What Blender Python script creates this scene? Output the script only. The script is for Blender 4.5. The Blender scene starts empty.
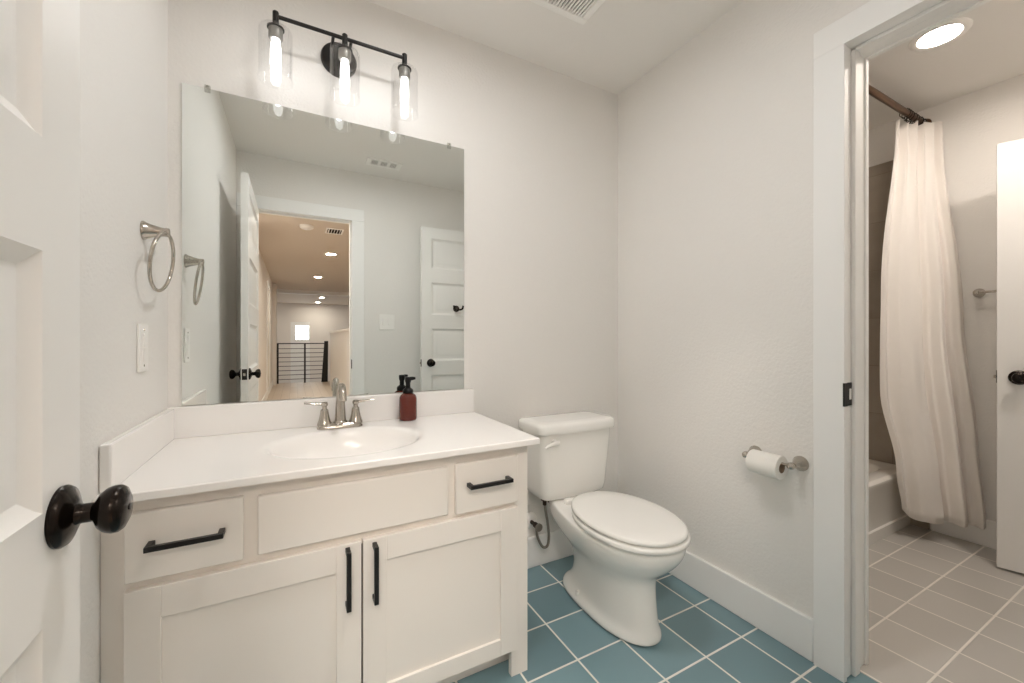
import bpy, bmesh, math, random
from mathutils import Vector, Matrix
random.seed(7)
S = bpy.context.scene
COL = S.collection
PI = math.pi

# ------------------------------------------------------------------ camera, exposure, world
cam = bpy.data.cameras.new('camera')
cam_o = bpy.data.objects.new('camera', cam)
COL.objects.link(cam_o)
cam.sensor_width = 36.0
cam.lens = 36.0 * 406.0 / 1024.0
cam.shift_y = -2.0 / 1024.0
cam.clip_start = 0.02
cam_o.location = (0.362, -1.692, 1.10)
cam_o.rotation_euler = (PI / 2, 0, -math.radians(28.2))
S.camera = cam_o
S.view_settings.view_transform = 'Standard'
S.view_settings.look = 'None'
S.view_settings.gamma = 1.0
S.view_settings.use_curve_mapping = False
S.view_settings.exposure = 0.0
try:
    S.cycles.max_bounces = 14
    S.cycles.diffuse_bounces = 10
    S.cycles.glossy_bounces = 6
    S.cycles.transparent_max_bounces = 12
    S.cycles.caustics_reflective = True
    S.cycles.use_denoising = True
    S.cycles.sample_clamp_indirect = 6.0
except Exception:
    pass
W = bpy.data.worlds.new('world')
S.world = W
W.use_nodes = True
W.node_tree.nodes['Background'].inputs[0].default_value = (0.75, 0.85, 1.0, 1)
W.node_tree.nodes['Background'].inputs[1].default_value = 1.0

BULB = 8.2        # vanity bulbs
TUBL = 92.0         # recessed lamp in the tub room
FILL_TUB = 270.0        # added fill lamp in the tub room, out of view
FILL_VAN = 208.0        # added fill lamp above the vanity, unseen
FILL_HALLA = 640.0
FILL_HALLB = 240.0
FILL_HALLC = 270.0        # three unseen fill lamps added in the hallway outside the entry
WINL = 9.0          # daylight in the hallway window
HALL = 340.0         # recessed lamps in the hallway
WARM = (1.0, 0.86, 0.70)
VAN = (1.0, 0.99, 0.978)
TUBC = (1.0, 0.90, 0.80)
FILL_HALLCOL = (1.0, 0.91, 0.82)

# ------------------------------------------------------------------ materials
def mat(name, col, rough=0.5, metal=0.0, bump=None, spec=None, coat=0.0, emit=None):
    m = bpy.data.materials.new(name)
    m.use_nodes = True
    nt = m.node_tree
    b = nt.nodes['Principled BSDF']
    b.inputs['Base Color'].default_value = (*col, 1)
    b.inputs['Roughness'].default_value = rough
    b.inputs['Metallic'].default_value = metal
    if spec is not None:
        b.inputs['Specular IOR Level'].default_value = spec
    if coat:
        b.inputs['Coat Weight'].default_value = coat
    if emit:
        b.inputs['Emission Color'].default_value = (*emit[0], 1)
        b.inputs['Emission Strength'].default_value = emit[1]
    if bump:
        scale, strength, dist = bump
        g = nt.nodes.new('ShaderNodeNewGeometry')
        n = nt.nodes.new('ShaderNodeTexNoise')
        n.inputs['Scale'].default_value = scale
        n.inputs['Detail'].default_value = 3
        bp = nt.nodes.new('ShaderNodeBump')
        bp.inputs['Strength'].default_value = strength
        bp.inputs['Distance'].default_value = dist
        nt.links.new(g.outputs['Position'], n.inputs['Vector'])
        nt.links.new(n.outputs['Fac'], bp.inputs['Height'])
        nt.links.new(bp.outputs['Normal'], b.inputs['Normal'])
    return m

def tile_mat(name, col, grout, size, ox, oy, gw, axes=(0, 1), rough=0.3, var=0.10, mottle=0.0):
    """square tiles laid out over two world axes"""
    m = bpy.data.materials.new(name)
    m.use_nodes = True
    nt = m.node_tree
    N, L = nt.nodes, nt.links
    b = N['Principled BSDF']
    b.inputs['Roughness'].default_value = rough
    g = N.new('ShaderNodeNewGeometry')
    sp = N.new('ShaderNodeSeparateXYZ')
    L.new(g.outputs['Position'], sp.inputs[0])
    def M(op, a, c=None):
        n = N.new('ShaderNodeMath')
        n.operation = op
        for i, v in enumerate((a, c)):
            if v is None:
                continue
            if isinstance(v, (int, float)):
                n.inputs[i].default_value = v
            else:
                L.new(v, n.inputs[i])
        return n.outputs[0]
    fr, fl = [], []
    sizes = size if isinstance(size, tuple) else (size, size)
    for ax, off, sz in zip(axes, (ox, oy), sizes):
        t = M('DIVIDE', M('SUBTRACT', sp.outputs[ax], off), sz)
        f = M('FLOOR', t)
        d = M('SUBTRACT', t, f)
        e = M('MINIMUM', d, M('SUBTRACT', 1.0, d))
        fr.append(M('MULTIPLY', e, sz))
        fl.append(f)
    edge = M('MINIMUM', fr[0], fr[1])
    ramp = N.new('ShaderNodeMapRange')
    L.new(edge, ramp.inputs[0])
    ramp.inputs[1].default_value = gw * 0.45
    ramp.inputs[2].default_value = gw * 0.62
    wn = N.new('ShaderNodeTexWhiteNoise')
    cb = N.new('ShaderNodeCombineXYZ')
    L.new(fl[0], cb.inputs[0]); L.new(fl[1], cb.inputs[1])
    L.new(cb.outputs[0], wn.inputs[0])
    hs = N.new('ShaderNodeHueSaturation')
    hs.inputs['Color'].default_value = (*col, 1)
    v = N.new('ShaderNodeMapRange')
    v.inputs[3].default_value = 1 - var
    v.inputs[4].default_value = 1 + var
    nz = N.new('ShaderNodeTexNoise')
    nz.inputs['Scale'].default_value = 9.0
    nz.inputs['Detail'].default_value = 4
    L.new(g.outputs['Position'], nz.inputs['Vector'])
    if mottle:
        L.new(M('ADD', M('MULTIPLY', wn.outputs['Value'], 1 - mottle), M('MULTIPLY', nz.outputs['Fac'], mottle)), v.inputs[0])
    else:
        L.new(wn.outputs['Value'], v.inputs[0])
    L.new(v.outputs[0], hs.inputs['Value'])
    mx = N.new('ShaderNodeMix')
    mx.data_type = 'RGBA'
    L.new(ramp.outputs[0], mx.inputs[0])
    mx.inputs[6].default_value = (*grout, 1)
    L.new(hs.outputs[0], mx.inputs[7])
    L.new(mx.outputs[2], b.inputs['Base Color'])
    rr = N.new('ShaderNodeMapRange')
    L.new(ramp.outputs[0], rr.inputs[0])
    rr.inputs[3].default_value = 0.8
    rr.inputs[4].default_value = rough
    L.new(rr.outputs[0], b.inputs['Roughness'])
    bp = N.new('ShaderNodeBump')
    bp.inputs['Distance'].default_value = 0.002
    bp.inputs['Strength'].default_value = 0.6
    L.new(ramp.outputs[0], bp.inputs['Height'])
    L.new(bp.outputs['Normal'], b.inputs['Normal'])
    return m

def wood_mat(name):
    m = mat(name, (0.5, 0.36, 0.24), 0.4)
    nt = m.node_tree
    N, L = nt.nodes, nt.links
    g = N.new('ShaderNodeNewGeometry')
    br = N.new('ShaderNodeTexBrick')
    mp = N.new('ShaderNodeMapping')
    mp.inputs['Rotation'].default_value = (0, 0, PI / 2)
    L.new(g.outputs['Position'], mp.inputs['Vector'])
    L.new(mp.outputs[0], br.inputs['Vector'])
    br.inputs['Color1'].default_value = (0.66, 0.56, 0.46, 1)
    br.inputs['Color2'].default_value = (0.58, 0.48, 0.38, 1)
    br.inputs['Mortar'].default_value = (0.35, 0.27, 0.2, 1)
    br.inputs['Scale'].default_value = 1.0
    br.inputs['Mortar Size'].default_value = 0.002
    br.inputs['Brick Width'].default_value = 1.2
    br.inputs['Row Height'].default_value = 0.14
    L.new(br.outputs['Color'], N['Principled BSDF'].inputs['Base Color'])
    return m

def glass_mat(name, tint, refl=1.0):
    m = bpy.data.materials.new(name)
    m.use_nodes = True
    nt = m.node_tree
    N, L = nt.nodes, nt.links
    N.remove(N['Principled BSDF'])
    out = N['Material Output']
    tr = N.new('ShaderNodeBsdfTransparent')
    tr.inputs[0].default_value = (*tint, 1)
    gl = N.new('ShaderNodeBsdfGlossy')
    gl.inputs['Roughness'].default_value = 0.03
    gl.inputs['Color'].default_value = (0.9 * refl, 0.9 * refl, 0.9 * refl, 1)
    lw = N.new('ShaderNodeLayerWeight')
    lw.inputs[0].default_value = 0.5
    pw = N.new('ShaderNodeMath'); pw.operation = 'POWER'; pw.inputs[1].default_value = 4.0
    L.new(lw.outputs['Facing'], pw.inputs[0])
    fc = N.new('ShaderNodeMath'); fc.operation = 'MULTIPLY_ADD'
    L.new(pw.outputs[0], fc.inputs[0])
    fc.inputs[1].default_value = 0.42; fc.inputs[2].default_value = 0.035
    mx = N.new('ShaderNodeMixShader')
    L.new(fc.outputs[0], mx.inputs[0])
    L.new(tr.outputs[0], mx.inputs[1])
    L.new(gl.outputs[0], mx.inputs[2])
    L.new(mx.outputs[0], out.inputs[0])
    return m

def lamp_mat(name, col, strength):
    m = bpy.data.materials.new(name)
    m.use_nodes = True
    nt = m.node_tree
    nt.nodes.remove(nt.nodes['Principled BSDF'])
    e = nt.nodes.new('ShaderNodeEmission')
    e.inputs[0].default_value = (*col, 1)
    e.inputs[1].default_value = strength
    nt.links.new(e.outputs[0], nt.nodes['Material Output'].inputs[0])
    return m

M_WALL = mat('wall_paint', (0.82, 0.80, 0.772), 0.75, bump=(95, 0.45, 0.004))
M_CEIL = mat('ceiling_paint', (0.84, 0.82, 0.79), 0.8, bump=(70, 0.2, 0.004))
M_TRIM = mat('trim_paint', (0.88, 0.875, 0.862), 0.5)
M_DOOR = mat('door_paint', (0.87, 0.86, 0.84), 0.32)
M_VAN = mat('cabinet_paint', (0.86, 0.815, 0.765), 0.38)
M_TOP = mat('cultured_marble', (0.90, 0.88, 0.86), 0.16)
M_CHINA = mat('vitreous_china', (0.88, 0.87, 0.84), 0.08)
M_SEAT = mat('seat_plastic', (0.88, 0.87, 0.84), 0.22)
M_NICK = mat('brushed_nickel', (0.50, 0.46, 0.41), 0.22, 1.0)
M_BRONZE = mat('oiled_bronze', (0.016, 0.011, 0.008), 0.2, 0.7)
M_BLACK = mat('black_metal', (0.012, 0.011, 0.011), 0.38, 0.3)
M_ROD = mat('bronze_rod', (0.095, 0.048, 0.024), 0.3, 0.8)
M_SHADE = mat('painted_shade', (0.006, 0.005, 0.005), 0.9)  # near-black that paints the shade behind gaps and grilles
M_SHADOWGAP = mat('cabinet_inside', (0.25, 0.2, 0.16), 0.8)
M_PLATE = mat('switch_plastic', (0.90, 0.885, 0.86), 0.35)
M_PAPER = mat('tissue_paper', (0.86, 0.84, 0.80), 0.95, bump=(400, 0.2, 0.001))
M_CARD = mat('cardboard', (0.32, 0.24, 0.17), 0.9)
M_CLOTH = mat('curtain_fabric', (0.84, 0.80, 0.76), 0.9, bump=(900, 0.15, 0.0006))
M_TUB = mat('tub_acrylic', (0.86, 0.84, 0.80), 0.12)
M_HOSE = mat('braided_steel', (0.35, 0.31, 0.27), 0.35, 0.9)
M_BRASS = mat('dark_valve', (0.05, 0.032, 0.025), 0.35, 0.7)
M_AMBER = mat('amber_plastic', (0.115, 0.019, 0.012), 0.12, spec=0.4)
M_PUMP = mat('black_plastic', (0.006, 0.006, 0.006), 0.3, spec=0.3)
M_SMOKE = mat('sconce_metal', (0.035, 0.033, 0.032), 0.35, 0.7)
M_SOCK = mat('socket_metal', (0.30, 0.29, 0.27), 0.45, 0.5)
M_MIRROR = mat('mirror_silver', (0.88, 0.91, 0.895), 0.0, 1.0)
M_HALL = mat('hall_paint', (0.80, 0.755, 0.71), 0.8)
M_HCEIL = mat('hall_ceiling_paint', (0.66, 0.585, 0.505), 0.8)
M_WOOD = wood_mat('hall_wood_floor')
M_GLASS = glass_mat('clear_glass', (0.985, 0.985, 0.985))
M_CLIP = glass_mat('clear_plastic', (0.85, 0.85, 0.83))
M_FLOOR = tile_mat('floor_tile_teal', (0.175, 0.280, 0.315), (0.80, 0.78, 0.72), 0.2, 1.82, -0.17, 0.0065, rough=0.28)
M_FLOOR_LIT = tile_mat('floor_tile_tub_lit', (0.49, 0.47, 0.44), (0.80, 0.76, 0.70), 0.2, 1.82, -0.176, 0.0065, rough=0.30, var=0.05)  # same teal tile, with reflection and warm light painted in as grey
M_WTILE = tile_mat('surround_tile', (0.33, 0.285, 0.235), (0.27, 0.235, 0.195), (0.6, 0.3), 0.0, 0.335, 0.004, axes=(1, 2), rough=0.35, var=0.25, mottle=0.7)
M_WTILE2 = tile_mat('surround_tile_back', (0.36, 0.31, 0.255), (0.30, 0.26, 0.21), (0.6, 0.3), 0.1, 0.335, 0.004, axes=(0, 2), rough=0.35, var=0.25, mottle=0.7)
M_BULB = lamp_mat('bulb_glow', VAN, BULB)
M_LENS = lamp_mat('tub_lamp_glow', TUBC, TUBL)
M_FILLV = lamp_mat('vanity_fill_glow', VAN, FILL_VAN)
M_LENSH = lamp_mat('hall_lamp_glow', (1.0, 0.89, 0.76), HALL)
M_SKYPANE = lamp_mat('daylight_pane', (0.92, 0.97, 1.0), WINL)
M_FILLN = [lamp_mat('near_hall_fill_glow', FILL_HALLCOL, q) for q in (FILL_HALLA, FILL_HALLB, FILL_HALLC)]
M_FILLM = lamp_mat('tub_lamp_glow', TUBC, FILL_TUB)  # glow of the added tub room fill lamp

# ------------------------------------------------------------------ mesh helpers
def nb():
    return bmesh.new()

def box(bm, x0, x1, y0, y1, z0, z1):
    v = [bm.verts.new(p) for p in ((x0, y0, z0), (x1, y0, z0), (x1, y1, z0), (x0, y1, z0),
                                   (x0, y0, z1), (x1, y0, z1), (x1, y1, z1), (x0, y1, z1))]
    for f in ((3, 2, 1, 0), (4, 5, 6, 7), (0, 1, 5, 4), (1, 2, 6, 5), (2, 3, 7, 6), (3, 0, 4, 7)):
        bm.faces.new([v[i] for i in f])

def ring_of(bm, pts):
    return [bm.verts.new(p) for p in pts]

def bridge(bm, a, b):
    n = len(a)
    for i in range(n):
        j = (i + 1) % n
        bm.faces.new((a[i], a[j], b[j], b[i]))

def loft(bm, rings, cap0=True, cap1=True):
    rs = [ring_of(bm, r) for r in rings]
    for a, b in zip(rs, rs[1:]):
        bridge(bm, a, b)
    if cap0:
        bm.faces.new(list(reversed(rs[0])))
    if cap1:
        bm.faces.new(rs[-1])
    return rs

def frame_for(axis):
    z = Vector(axis).normalized()
    x = z.orthogonal().normalized()
    return x, z.cross(x), z

def lathe(bm, prof, origin=(0, 0, 0), axis=(0, 0, 1), seg=32, cap0=True, cap1=True):
    x, y, z = frame_for(axis)
    o = Vector(origin)
    rings = []
    for r, h in prof:
        r = max(r, 1e-5)
        rings.append([o + z * h + (x * math.cos(2 * PI * i / seg) + y * math.sin(2 * PI * i / seg)) * r for i in range(seg)])
    loft(bm, rings, cap0, cap1)

def tube(bm, pts, rad, seg=12, cap=True):
    pts = [Vector(p) for p in pts]
    n = len(pts)
    rads = rad if isinstance(rad, (list, tuple)) else [rad] * n
    t0 = (pts[1] - pts[0]).normalized()
    nx = t0.orthogonal().normalized()
    rings = []
    for i, p in enumerate(pts):
        t = (pts[min(i + 1, n - 1)] - pts[max(i - 1, 0)]).normalized()
        nx = (nx - t * nx.dot(t)).normalized()
        ny = t.cross(nx)
        rings.append([p + (nx * math.cos(2 * PI * k / seg) + ny * math.sin(2 * PI * k / seg)) * rads[i] for k in range(seg)])
    loft(bm, rings, cap, cap)

def smooth_path(pts, n=8):
    P = [Vector(p) for p in pts]
    P = [P[0] * 2 - P[1]] + P + [P[-1] * 2 - P[-2]]
    out = []
    for i in range(1, len(P) - 2):
        a, b, c, d = P[i - 1:i + 3]
        for k in range(n):
            t = k / n
            out.append(0.5 * ((2 * b) + (c - a) * t + (2 * a - 5 * b + 4 * c - d) * t * t + (3 * b - a - 3 * c + d) * t ** 3))
    out.append(P[-2])
    return out

def torus(bm, c, R, r, axis, seg=48, s2=12):
    x, y, z = frame_for(axis)
    c = Vector(c)
    rings = []
    for i in range(seg):
        a = 2 * PI * i / seg
        d = x * math.cos(a) + y * math.sin(a)
        rings.append([bm.verts.new(c + d * (R + r * math.cos(2 * PI * k / s2)) + z * (r * math.sin(2 * PI * k / s2))) for k in range(s2)])
    for i in range(seg):
        bridge(bm, rings[i], rings[(i + 1) % seg])

def rrect(cx, cy, hx, hy, r, z, n=6):
    r = min(r, hx * 0.999, hy * 0.999)
    out = []
    for qx, qy, a0 in ((1, 1, 0), (-1, 1, PI / 2), (-1, -1, PI), (1, -1, 1.5 * PI)):
        for k in range(n + 1):
            a = a0 + PI / 2 * k / n
            out.append((cx + qx * (hx - r) + r * math.cos(a), cy + qy * (hy - r) + r * math.sin(a), z))
    return out

def root_loc(o):
    while o.parent:
        o = o.parent
    return o.location

def link(name, bm, m, parent=None, smooth=True, bev=0.0, bseg=2, sub=0, angle=35):
    bmesh.ops.recalc_face_normals(bm, faces=bm.faces)
    me = bpy.data.meshes.new(name)
    bm.to_mesh(me)
    bm.free()
    if parent is not None:
        l = root_loc(parent)
        me.transform(Matrix.Translation(-Vector(l)))
    me.materials.append(m)
    if smooth:
        for p in me.polygons:
            p.use_smooth = True
        me.set_sharp_from_angle(angle=math.radians(angle))
    o = bpy.data.objects.new(name, me)
    COL.objects.link(o)
    if parent is not None:
        o.parent = parent
    if bev:
        md = o.modifiers.new('bevel', 'BEVEL')
        md.width = bev
        md.segments = bseg
        md.limit_method = 'ANGLE'
        md.angle_limit = math.radians(40)
        md.harden_normals = False
    if sub:
        md = o.modifiers.new('sub', 'SUBSURF')
        md.levels = sub
        md.render_levels = sub
    return o

def thing(name, label, cat, loc, group=None, kind=None):
    o = bpy.data.objects.new(name, None)
    o.empty_display_size = 0.05
    COL.objects.link(o)
    o.location = loc
    o['label'] = label
    o['category'] = cat
    if group:
        o['group'] = group
    if kind:
        o['kind'] = kind
    return o

def tag(o, label, cat, group=None, kind=None):
    o['label'] = label
    o['category'] = cat
    if group:
        o['group'] = group
    if kind:
        o['kind'] = kind
    return o

def struct(name, bm, m, label=None, cat=None, bev=0.0, smooth=False):
    o = link(name, bm, m, None, smooth, bev)
    o['kind'] = 'structure'
    if label:
        o['label'] = label
        o['category'] = cat
    return o

def copy_tree(o, parent=None):
    c = o.copy()
    COL.objects.link(c)
    if parent is not None:
        c.parent = parent
    for ch in list(o.children):
        copy_tree(ch, c)
    return c

def plate(name, m, parent, *b, bev=0.0, smooth=True):
    bm = nb()
    box(bm, *b)
    return link(name, bm, m, parent, smooth, bev)

# ------------------------------------------------------------------ room dimensions
H = 2.444
RW = 1.93            # right wall face
RW2 = 2.062           # its other face, in the tub room
FW = -1.79           # front wall face (behind the camera)
FW2 = -1.905         # its hallway face
FAR = 3.61           # far wall of the tub room
OPY0, OPY1 = -1.675, -1.050   # opening in the right wall
OPZ = 2.047
EX0, EX1 = 0.075, 0.765       # entry opening in the front wall

# floors
bm = nb(); box(bm, -0.1, RW2 - 0.05, FW2, 0.1, -0.1, 0.0)
struct('floor', bm, M_FLOOR, 'teal square tile floor of the vanity room', 'floor')
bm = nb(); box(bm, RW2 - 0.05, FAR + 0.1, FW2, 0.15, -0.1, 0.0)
struct('floor_tub_room', bm, M_FLOOR_LIT, 'square tile floor of the tub room, its glare painted in as grey', 'floor')
# ceilings
bm = nb(); box(bm, -0.1, RW2 - 0.05, FW2, 0.1, H, H + 0.1)
struct('ceiling', bm, M_CEIL, 'plain ceiling over the vanity and toilet', 'ceiling')
bm = nb(); box(bm, RW2 - 0.05, FAR + 0.1, FW2, 0.15, H, H + 0.1)
struct('ceiling_tub_room', bm, M_CEIL, 'ceiling of the tub room', 'ceiling')
# walls
bm = nb(); box(bm, -0.1, RW, 0.0, 0.12, 0, H)
struct('wall_back', bm, M_WALL, 'wall behind the mirror and toilet', 'wall')
bm = nb(); box(bm, -0.12, 0.0, FW2, 0.12, 0, H)
struct('wall_left', bm, M_WALL, 'left wall with the towel ring', 'wall')
bm = nb()
box(bm, RW, RW2, OPY1 + 0.018, 0.12, 0, H)
box(bm, RW, RW2, FW2, OPY0 - 0.018, 0, H)
box(bm, RW, RW2, OPY0 - 0.018, OPY1 + 0.018, OPZ + 0.018, H)
struct('wall_right', bm, M_WALL, 'right wall with the paper holder and tub room doorway', 'wall')
bm = nb()
box(bm, 0.0, EX0 - 0.018, FW2, FW, 0, H)
box(bm, EX1 + 0.018, RW, FW2, FW, 0, H)
box(bm, EX0 - 0.018, EX1 + 0.018, FW2, FW, OPZ + 0.018, H)
struct('wall_front', bm, M_WALL, 'front wall with the entry doorway, seen in the mirror', 'wall')
bm = nb(); box(bm, FAR, FAR + 0.12, FW2, 0.2, 0, H)
struct('wall_far', bm, M_WALL, 'far wall of the tub room', 'wall')
bm = nb(); box(bm, RW2, FAR, 0.06, 0.2, 0, H)
struct('wall_tub_back', bm, M_WALL)
bm = nb()
box(bm, RW2, 2.72, FW2, FW, 0, H)
box(bm, 3.56, FAR, FW2, FW, 0, H)
box(bm, 2.72, 3.56, FW2, FW, OPZ + 0.01, H)
box(bm, 2.72, 3.56, FW2 - 0.05, FW2, 0, H)
struct('wall_tub_front', bm, M_WALL)
# tiled tub surround
bm = nb(); box(bm, FAR - 0.011, FAR, -0.762, 0.06, 0.0, 2.20)
struct('wall_tub_tile_end', bm, M_WTILE, 'taupe tiled wall at the far end of the tub', 'wall')
bm = nb(); box(bm, RW2, FAR - 0.011, 0.049, 0.06, 0.0, 2.20)
struct('wall_tub_tile_back', bm, M_WTILE2)

# baseboards
def baseboard(name, pts_boxes, label):
    bm = nb()
    for b in pts_boxes:
        box(bm, *b)
    o = struct(name, bm, M_TRIM, label, 'baseboard', bev=0.004, smooth=True)
    return o
BH = 0.145
baseboard('baseboard_back', [(1.04, RW, -0.015, 0, 0, BH)], 'white baseboard along the wall behind the toilet')
baseboard('baseboard_right', [(RW - 0.015, RW, OPY1 + 0.09, -0.015, 0, BH)], 'white baseboard under the paper holder')
baseboard('baseboard_left', [(0, 0.015, FW, -0.54, 0, BH)], 'white baseboard on the left wall beside the vanity')
baseboard('baseboard_front', [(EX1 + 0.10, RW, FW, FW + 0.015, 0, BH)], 'white baseboard on the front wall')
baseboard('baseboard_far', [(FAR - 0.016, FAR, FW, -0.771, 0, BH)], 'white baseboard under the curtain in the tub room')

# ------------------------------------------------------------------ door trim
def casing_rw(name, label):
    bm = nb()
    xo = RW - 0.018
    cw = 0.088
    box(bm, xo, RW, OPY1, OPY1 + cw, 0, OPZ)
    box(bm, xo, RW, OPY0 - cw, OPY0, 0, OPZ)
    box(bm, xo, RW, OPY0 - cw, OPY1 + cw, OPZ, OPZ + cw)
    xi = RW2 + 0.018
    box(bm, RW2, xi, OPY1, OPY1 + cw, 0, OPZ)
    box(bm, RW2, xi, OPY0 - cw, OPY0, 0, OPZ)
    box(bm, RW2, xi, OPY0 - cw, OPY1 + cw, OPZ, OPZ + cw)
    o = struct(name, bm, M_TRIM, label, 'trim', bev=0.0012, smooth=True)
    bm = nb()
    box(bm, RW - 0.01, RW2 + 0.01, OPY1 + 0.006, OPY1 + 0.018, 0, OPZ + 0.006)
    box(bm, RW - 0.01, RW2 + 0.01, OPY0 - 0.018, OPY0 - 0.006, 0, OPZ + 0.006)
    box(bm, RW - 0.01, RW2 + 0.01, OPY0 - 0.018, OPY1 + 0.018, OPZ + 0.006, OPZ + 0.018)
    link('jamb', bm, M_TRIM, o, True, 0.002)
    bm = nb()
    for x0, x1 in ((RW + 0.04, RW + 0.075),):
        box(bm, x0, x1, OPY1 - 0.006, OPY1 + 0.006, 0, OPZ)
        box(bm, x0, x1, OPY0 - 0.006, OPY0 + 0.006, 0, OPZ)
        box(bm, x0, x1, OPY0 + 0.006, OPY1 - 0.006, OPZ - 0.006, OPZ + 0.006)
    link('door_stop', bm, M_TRIM, o, True, 0.003)
    bm = nb()
    box(bm, RW - 0.0195, RW + 0.002, OPY1 - 0.0015, OPY1 + 0.004, 0.885, 0.960)
    box(bm, RW + 0.002, RW + 0.0395, OPY1 + 0.0025, OPY1 + 0.0065, 0.885, 0.960)
    sp = link('strike_plate', bm, M_BLACK, o, True, 0.001)
    sp['label'] = 'black strike plate'
    bm = nb()
    box(bm, RW + 0.021, RW + 0.034, OPY1 + 0.0018, OPY1 + 0.003, 0.905, 0.940)
    link('latch_hole', bm, M_PLATE, sp, True)
    return o
casing_rw('trim_1', 'white casing and jamb of the doorway into the tub room')

bm = nb()
cw = 0.095
yo = FW + 0.018
box(bm, 0.0, EX0, FW, yo, 0, OPZ)
box(bm, EX1, EX1 + cw, FW, yo, 0, OPZ)
box(bm, 0.0, EX1 + cw, FW, yo, OPZ, OPZ + cw)
t2 = struct('trim_2', bm, M_TRIM, 'white casing of the entry doorway, seen in the mirror', 'trim', bev=0.003, smooth=True)
bm = nb()
box(bm, EX0 - 0.018, EX0 - 0.004, FW2 - 0.005, FW + 0.01, 0, OPZ + 0.006)
box(bm, EX1 + 0.004, EX1 + 0.018, FW2 - 0.005, FW + 0.01, 0, OPZ + 0.006)
box(bm, EX0 - 0.018, EX1 + 0.018, FW2 - 0.005, FW + 0.01, OPZ + 0.004, OPZ + 0.018)
link('jamb', bm, M_TRIM, t2, True, 0.002)
bm = nb()
box(bm, EX1 - 0.008, EX1 + 0.004, FW - 0.08, FW - 0.04, 0, OPZ)
box(bm, EX0 - 0.004, EX0 + 0.008, FW - 0.08, FW - 0.04, 0, OPZ)
box(bm, EX0, EX1, FW - 0.08, FW - 0.04, OPZ - 0.008, OPZ + 0.004)
link('door_stop', bm, M_TRIM, t2, True, 0.002)
bm = nb()
box(bm, EX1 + 0.001, EX1 + 0.0045, FW - 0.034, FW + 0.002, 0.868, 0.940)
box(bm, EX1 - 0.0015, EX1 + 0.002, FW + 0.002, FW + 0.0195, 0.868, 0.940)
link('strike_plate', bm, M_BLACK, t2, True)

# ------------------------------------------------------------------ five panel doors
PZ = [(0.155, 0.420), (0.535, 0.804), (0.922, 1.191), (1.307, 1.577), (1.694, 1.945)]
def door_leaf(bm, w, h, th, stile=0.082):
    """leaf along +X from 0 to w, faces at y=0 and y=th, z from 0.012"""
    z0, z1 = 0.012, h
    for y, s in ((0.0, 1), (th, -1)):
        xs = [0, stile, w - stile, w]
        zs = [z0]
        for a, b in PZ:
            zs += [a, b]
        zs += [z1]
        def q(x0, x1, za, zb, yy=y):
            bm.faces.new([bm.verts.new(p) for p in ((x0, yy, za), (x1, yy, za), (x1, yy, zb), (x0, yy, zb))])
        q(0, stile, z0, z1); q(w - stile, w, z0, z1)
        for k in range(0, len(zs), 2):
            q(stile, w - stile, zs[k], zs[k + 1])
        for a, b in PZ:
            rings = []
            for off, dep in ((0, 0), (0.004, 0.004), (0.018, 0.011), (0.024, 0.011), (0.050, 0.003), (0.053, 0.0025)):
                yy = y + s * dep
                rings.append(ring_of(bm, [(stile + off, yy, a + off), (w - stile - off, yy, a + off),
                                          (w - stile - off, yy, b - off), (stile + off, yy, b - off)]))
            for r0, r1 in zip(rings, rings[1:]):
                bridge(bm, r0, r1)
            bm.faces.new(rings[-1])
    for x in (0, w):
        bm.faces.new([bm.verts.new(p) for p in ((x, 0, z0), (x, th, z0), (x, th, z1), (x, 0, z1))])
    for z in (z0, z1):
        bm.faces.new([bm.verts.new(p) for p in ((0, 0, z), (w, 0, z), (w, th, z), (0, th, z))])
    bmesh.ops.remove_doubles(bm, verts=bm.verts, dist=0.0004)

def knob_parts(root, x, z, y, d):
    """round knob on rosette, axis along local d*Y, starting at face y"""
    l = root.location
    o = (l[0] + x, l[1] + y, l[2] + z)
    a = (0, d, 0)
    bm = nb()
    lathe(bm, [(0.0, 0), (0.033, 0), (0.0335, 0.003), (0.031, 0.007), (0.024, 0.010), (0.017, 0.013), (0.012, 0.014),
               (0.0105, 0.018), (0.0105, 0.027), (0.014, 0.030), (0.020, 0.033), (0.0245, 0.038), (0.0265, 0.044), (0.0262, 0.049),
               (0.0235, 0.053), (0.016, 0.0565), (0.006, 0.0575), (0, 0.0575)], o, a, 40)
    k = link('door_knob', bm, M_BRONZE, root)
    k['label'] = 'dark bronze door knob'
    bm = nb()
    lathe(bm, [(0, 0.0572), (0.0035, 0.0572), (0.0035, 0.0585), (0, 0.0585)], o, a, 12)
    link('lock_pin', bm, M_BLACK, k)
    return k

def make_door(name, label, w, h, loc, rot, knob_z, back=0.07, th=0.035):
    root = thing(name, label, 'door', (0, 0, 0), kind='structure')
    bm = nb(); door_leaf(bm, w, h, th)
    link('door_leaf', bm, M_DOOR, root, True, angle=25)
    knob_parts(root, w - back, knob_z, 0.0, -1)
    knob_parts(root, w - back, knob_z, th, 1)
    bm = nb(); box(bm, w - 0.0005, w + 0.0015, 0.005, th - 0.005, knob_z - 0.03, knob_z + 0.03)
    lp = link('latch_plate', bm, M_BLACK, root, True)
    bm = nb(); box(bm, w + 0.001, w + 0.010, 0.011, th - 0.011, knob_z - 0.008, knob_z + 0.008)
    link('latch_bolt', bm, M_NICK, lp, True, 0.002)
    root.location = loc
    root.rotation_euler = (0, 0, rot)
    return root
# entry door, open along the left wall: hinge at the front wall, face towards +X is local y=0
make_door('door_1', 'white five panel entry door standing open along the left wall', 0.765, 2.032, (0.135, FW + 0.008, 0), PI / 2, 0.905, 0.046)
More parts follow.
